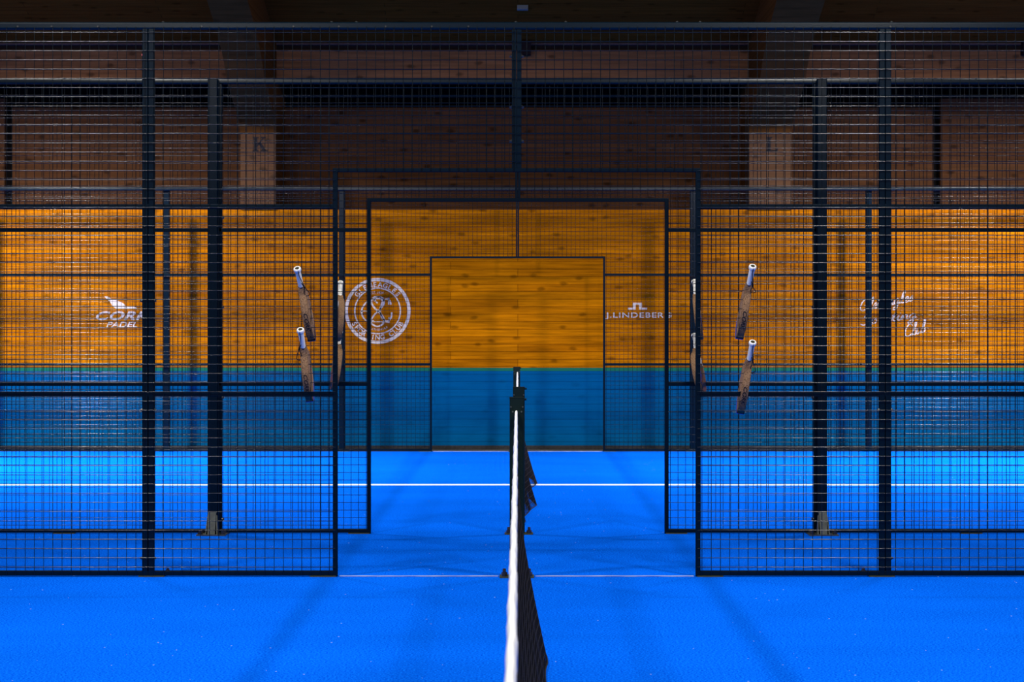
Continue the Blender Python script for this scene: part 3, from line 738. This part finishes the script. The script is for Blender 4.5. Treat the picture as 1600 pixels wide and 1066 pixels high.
# ------------------------------------------------------------------ rackets
OUT = spline([(-.112, .0155), (-.14, .028), (-.17, .058), (-.21, .096), (-.26, .121), (-.31, .129), (-.36, .122), (-.40, .103), (-.43, .074), (-.448, .040), (-.455, .004)], 4)
def out_w(z):
    return interp(sorted(OUT), z)
def racket_head(m, half=0.019):
    loop = [(w_, z) for z, w_ in OUT] + [(-w_, z) for z, w_ in reversed(OUT)]
    cz = -0.29; n = len(loop)
    def ring(y, k): return [(x * k, y, cz + (z - cz) * (1 - (1-k)*0.6)) for x, z in loop]
    rings = [ring(-half, .955), ring(-half*.86, .985), ring(-half*.5, 1.0), ring(half*.5, 1.0), ring(half*.86, .985), ring(half, .955)]
    vs = sum(rings, [])
    fs = [(a*n + i, a*n + (i+1) % n, (a+1)*n + (i+1) % n, (a+1)*n + i) for a in range(5) for i in range(n)]
    m.add(vs, fs, True)
    for b in (0, 5*n):                       # faces as strips across the width
        h = n // 2
        m.add(vs[b:b+n], [(i, i+1, n-2-i, n-1-i) for i in range(h - 1)])
    return m
def racket_face(m, y):
    k = 0.945; pts = [(w_*k, -0.29 + (z + 0.29)*0.96) for z, w_ in OUT if z < -0.125]
    n = len(pts); vs = [(x, y, z) for x, z in pts] + [(-x, y, z) for x, z in pts]
    vs += [(x, y*0.97, z) for x, z in pts] + [(-x, y*0.97, z) for x, z in pts]
    m.add(vs, [(i, i+1, n+i+1, n+i) for i in range(n-1)]); return m

def racket(label, butt, tip, pitch, yaw, kind, side, guard, cap_hole=True, cord=0.0):
    ym = D1 - 0.024 if kind == 'outer' else D2 + 0.024      # the grip pokes through the wire up to the throat
    db = ym - 0.132 * math.sin(pitch)
    B = world_px(butt[0], butt[1], db)
    roll = math.atan2(tip[0]-butt[0], tip[1]-butt[1])
    u = Vector((-math.sin(roll)*math.cos(pitch), -math.sin(pitch), math.cos(roll)*math.cos(pitch))).normalized()
    n0 = Vector((math.sin(yaw), -math.cos(yaw), 0)); n = (n0 - u * n0.dot(u)).normalized()
    yv = u.cross(n)
    t = thing('padel_racket', label, 'racket', (0, 0, 0), 'rackets hanging on the fence')
    t.matrix_world = Matrix(((n.x, yv.x, u.x, B.x), (n.y, yv.y, u.y, B.y), (n.z, yv.z, u.z, B.z), (0, 0, 0, 1)))
    recalc(racket_head(MB()).build('head', M['cork'], t, True))
    for s in (-1, 1):
        f = racket_face(MB(), s*0.0197)
        recalc(f.build('face_plate', M['printed_face'] if kind == 'inner' else M['cork_face'], t, True))
    # grip: slightly flattened, ribbed by the wound tape
    g = MB(); k = 16; rings = 30; vs = []
    for i in range(rings + 1):
        z = -0.004 - 0.116 * i / rings; r = 0.0165 + 0.0006*math.sin(i*2.2) + (0.003 if i == 0 else 0) - 0.001*i/rings
        vs += [(r*1.06*math.cos(2*math.pi*j/k), r*0.92*math.sin(2*math.pi*j/k), z) for j in range(k)]
    g.add(vs, [(i*k + j, i*k + (j+1) % k, (i+1)*k + (j+1) % k, (i+1)*k + j) for i in range(rings) for j in range(k)], True)
    g.build('grip', M['grip_white'], t, True)
    c = MB()
    prof = [(0.0205, -0.012), (0.0222, -0.006), (0.0222, 0.001), (0.0195, 0.006), (0.0145, 0.0075), (0.012, 0.004 if kind == 'outer' else 0.008), (0.0001, 0.004 if kind == 'outer' else 0.0085)]
    vs = [(r*math.cos(2*math.pi*j/20), r*0.94*math.sin(2*math.pi*j/20), z) for r, z in prof for j in range(20)]
    c.add(vs, [(i*20 + j, i*20 + (j+1) % 20, (i+1)*20 + (j+1) % 20, (i+1)*20 + j) for i in range(len(prof)-1) for j in range(20)], True)
    recalc(c.build('butt_cap', M['cap_white'] if kind == 'outer' else M['grip_white'], t, True))
    if kind == 'outer':
        MB().cyl((0, 0, 0.003), (0, 0, 0.0062), 0.0118, n=16).build('cap_plug', M['cap_hole'], t, True)
    MB().cyl((0, 0, -0.112), (0, 0, -0.124), 0.0180, 0.0185, n=16).build('collar', M['grip_white'] if kind == 'inner' else M['guard_navy'], t, True)
    if cord:
        s = side
        p = spline([(0.003, 0, 0.006), (0.019, s*0.004, 0.002), (0.025, s*0.004, -0.03), (0.024, s*0.012, -0.07), (0.027, s*0.022, -0.11), (0.030, s*0.034, -0.11 - cord*0.45),
                    (0.032, s*0.040, -0.11 - cord*0.8), (0.033, s*0.030, -0.11 - cord), (0.034, s*0.016, -0.11 - cord*0.9), (0.033, s*0.012, -0.11 - cord*0.5), (0.028, s*0.018, -0.115), (0.023, s*0.008, -0.08)], 5)
        MB().tube(p, 0.0024, 7).build('wrist_cord', M['cord'], t, True)
    v, f = text_geo('CORK', 0.25, 0.02)
    if kind == 'outer':
        v = fit(v, -0.052, 0.052, -0.011, 0.011)
        if side < 0 or True:
            vs = [(out_w(-0.275 - a)*1.0 + 0.0012, b, -0.275 - a) for a, b in v]
        MB().add(vs, f).build('lettering', M['ink_black'], t, True)
        gm = MB(); pts = [(w_, z) for z, w_ in OUT if z <= -0.405]
        vs = []
        loop = [(w_, z) for w_, z in pts] + [(-w_, z) for w_, z in reversed(pts)]
        for yy, kk in ((-0.0212, .96), (-0.0205, 1.03), (0.0205, 1.03), (0.0212, .96)):
            vs += [(x*kk, yy, z - (0.003 if kk > 1 else 0.0)) for x, z in loop]
        q = len(loop)
        gm.add(vs, [(a*q + i, a*q + i+1, (a+1)*q + i+1, (a+1)*q + i) for a in range(3) for i in range(q-1)])
        gm.add(vs[:q], [(i, i+1, q-2-i, q-1-i) for i in range(q//2 - 1)]); gm.add(vs[-q:], [(i, i+1, q-2-i, q-1-i) for i in range(q//2 - 1)])
        recalc(gm.build('tip_guard', guard, t, True))
    else:
        v = fit(v, -0.058, 0.058, -0.032, 0.032)
        yy = 0.0206
        if side < 0: vs = [(0.045 - b, -yy, -0.365 + a) for a, b in v]
        else: vs = [(0.045 + b, yy, -0.365 + a) for a, b in v]
        MB().add(vs, f).build('lettering', M['ink_blue'], t, True)
    return t
R = math.radians
racket('upper cork racket poked through the left panel of the nearest fence', (464.5, 420.5), (480, 524), R(36), R(1), 'outer', 1, M['guard_navy'], cord=0.05)
racket('lower cork racket poked through the left panel of the nearest fence, cord hanging', (469.5, 516), (477, 612), R(36), R(1), 'outer', -1, M['guard_blue'], cord=0.065)
racket('upper white-gripped racket just left of the fence opening, dark printed face', (532.0, 442), (534.5, 526), R(-36), R(10), 'inner', -1, None)
racket('lower white-gripped racket just left of the fence opening', (531.0, 518), (528, 604), R(-36), R(10), 'inner', -1, None)
racket('upper cork racket poked through the right panel of the nearest fence', (1176, 417), (1163, 521), R(36), R(-2), 'outer', 1, M['guard_blue'], cord=0.035)
racket('lower cork racket poked through the right panel of the nearest fence, cord hanging', (1176, 535.5), (1165, 632), R(36), R(-2), 'outer', 1, M['guard_blue'], cord=0.065)
racket('upper white-gripped racket just right of the fence opening', (1085, 440), (1088, 524), R(-36), R(-7), 'inner', 1, None)
racket('lower white-gripped racket just right of the fence opening, printed face', (1085, 524), (1089, 608), R(-36), R(-14), 'inner', 1, None)
bpy.context.view_layer.update()
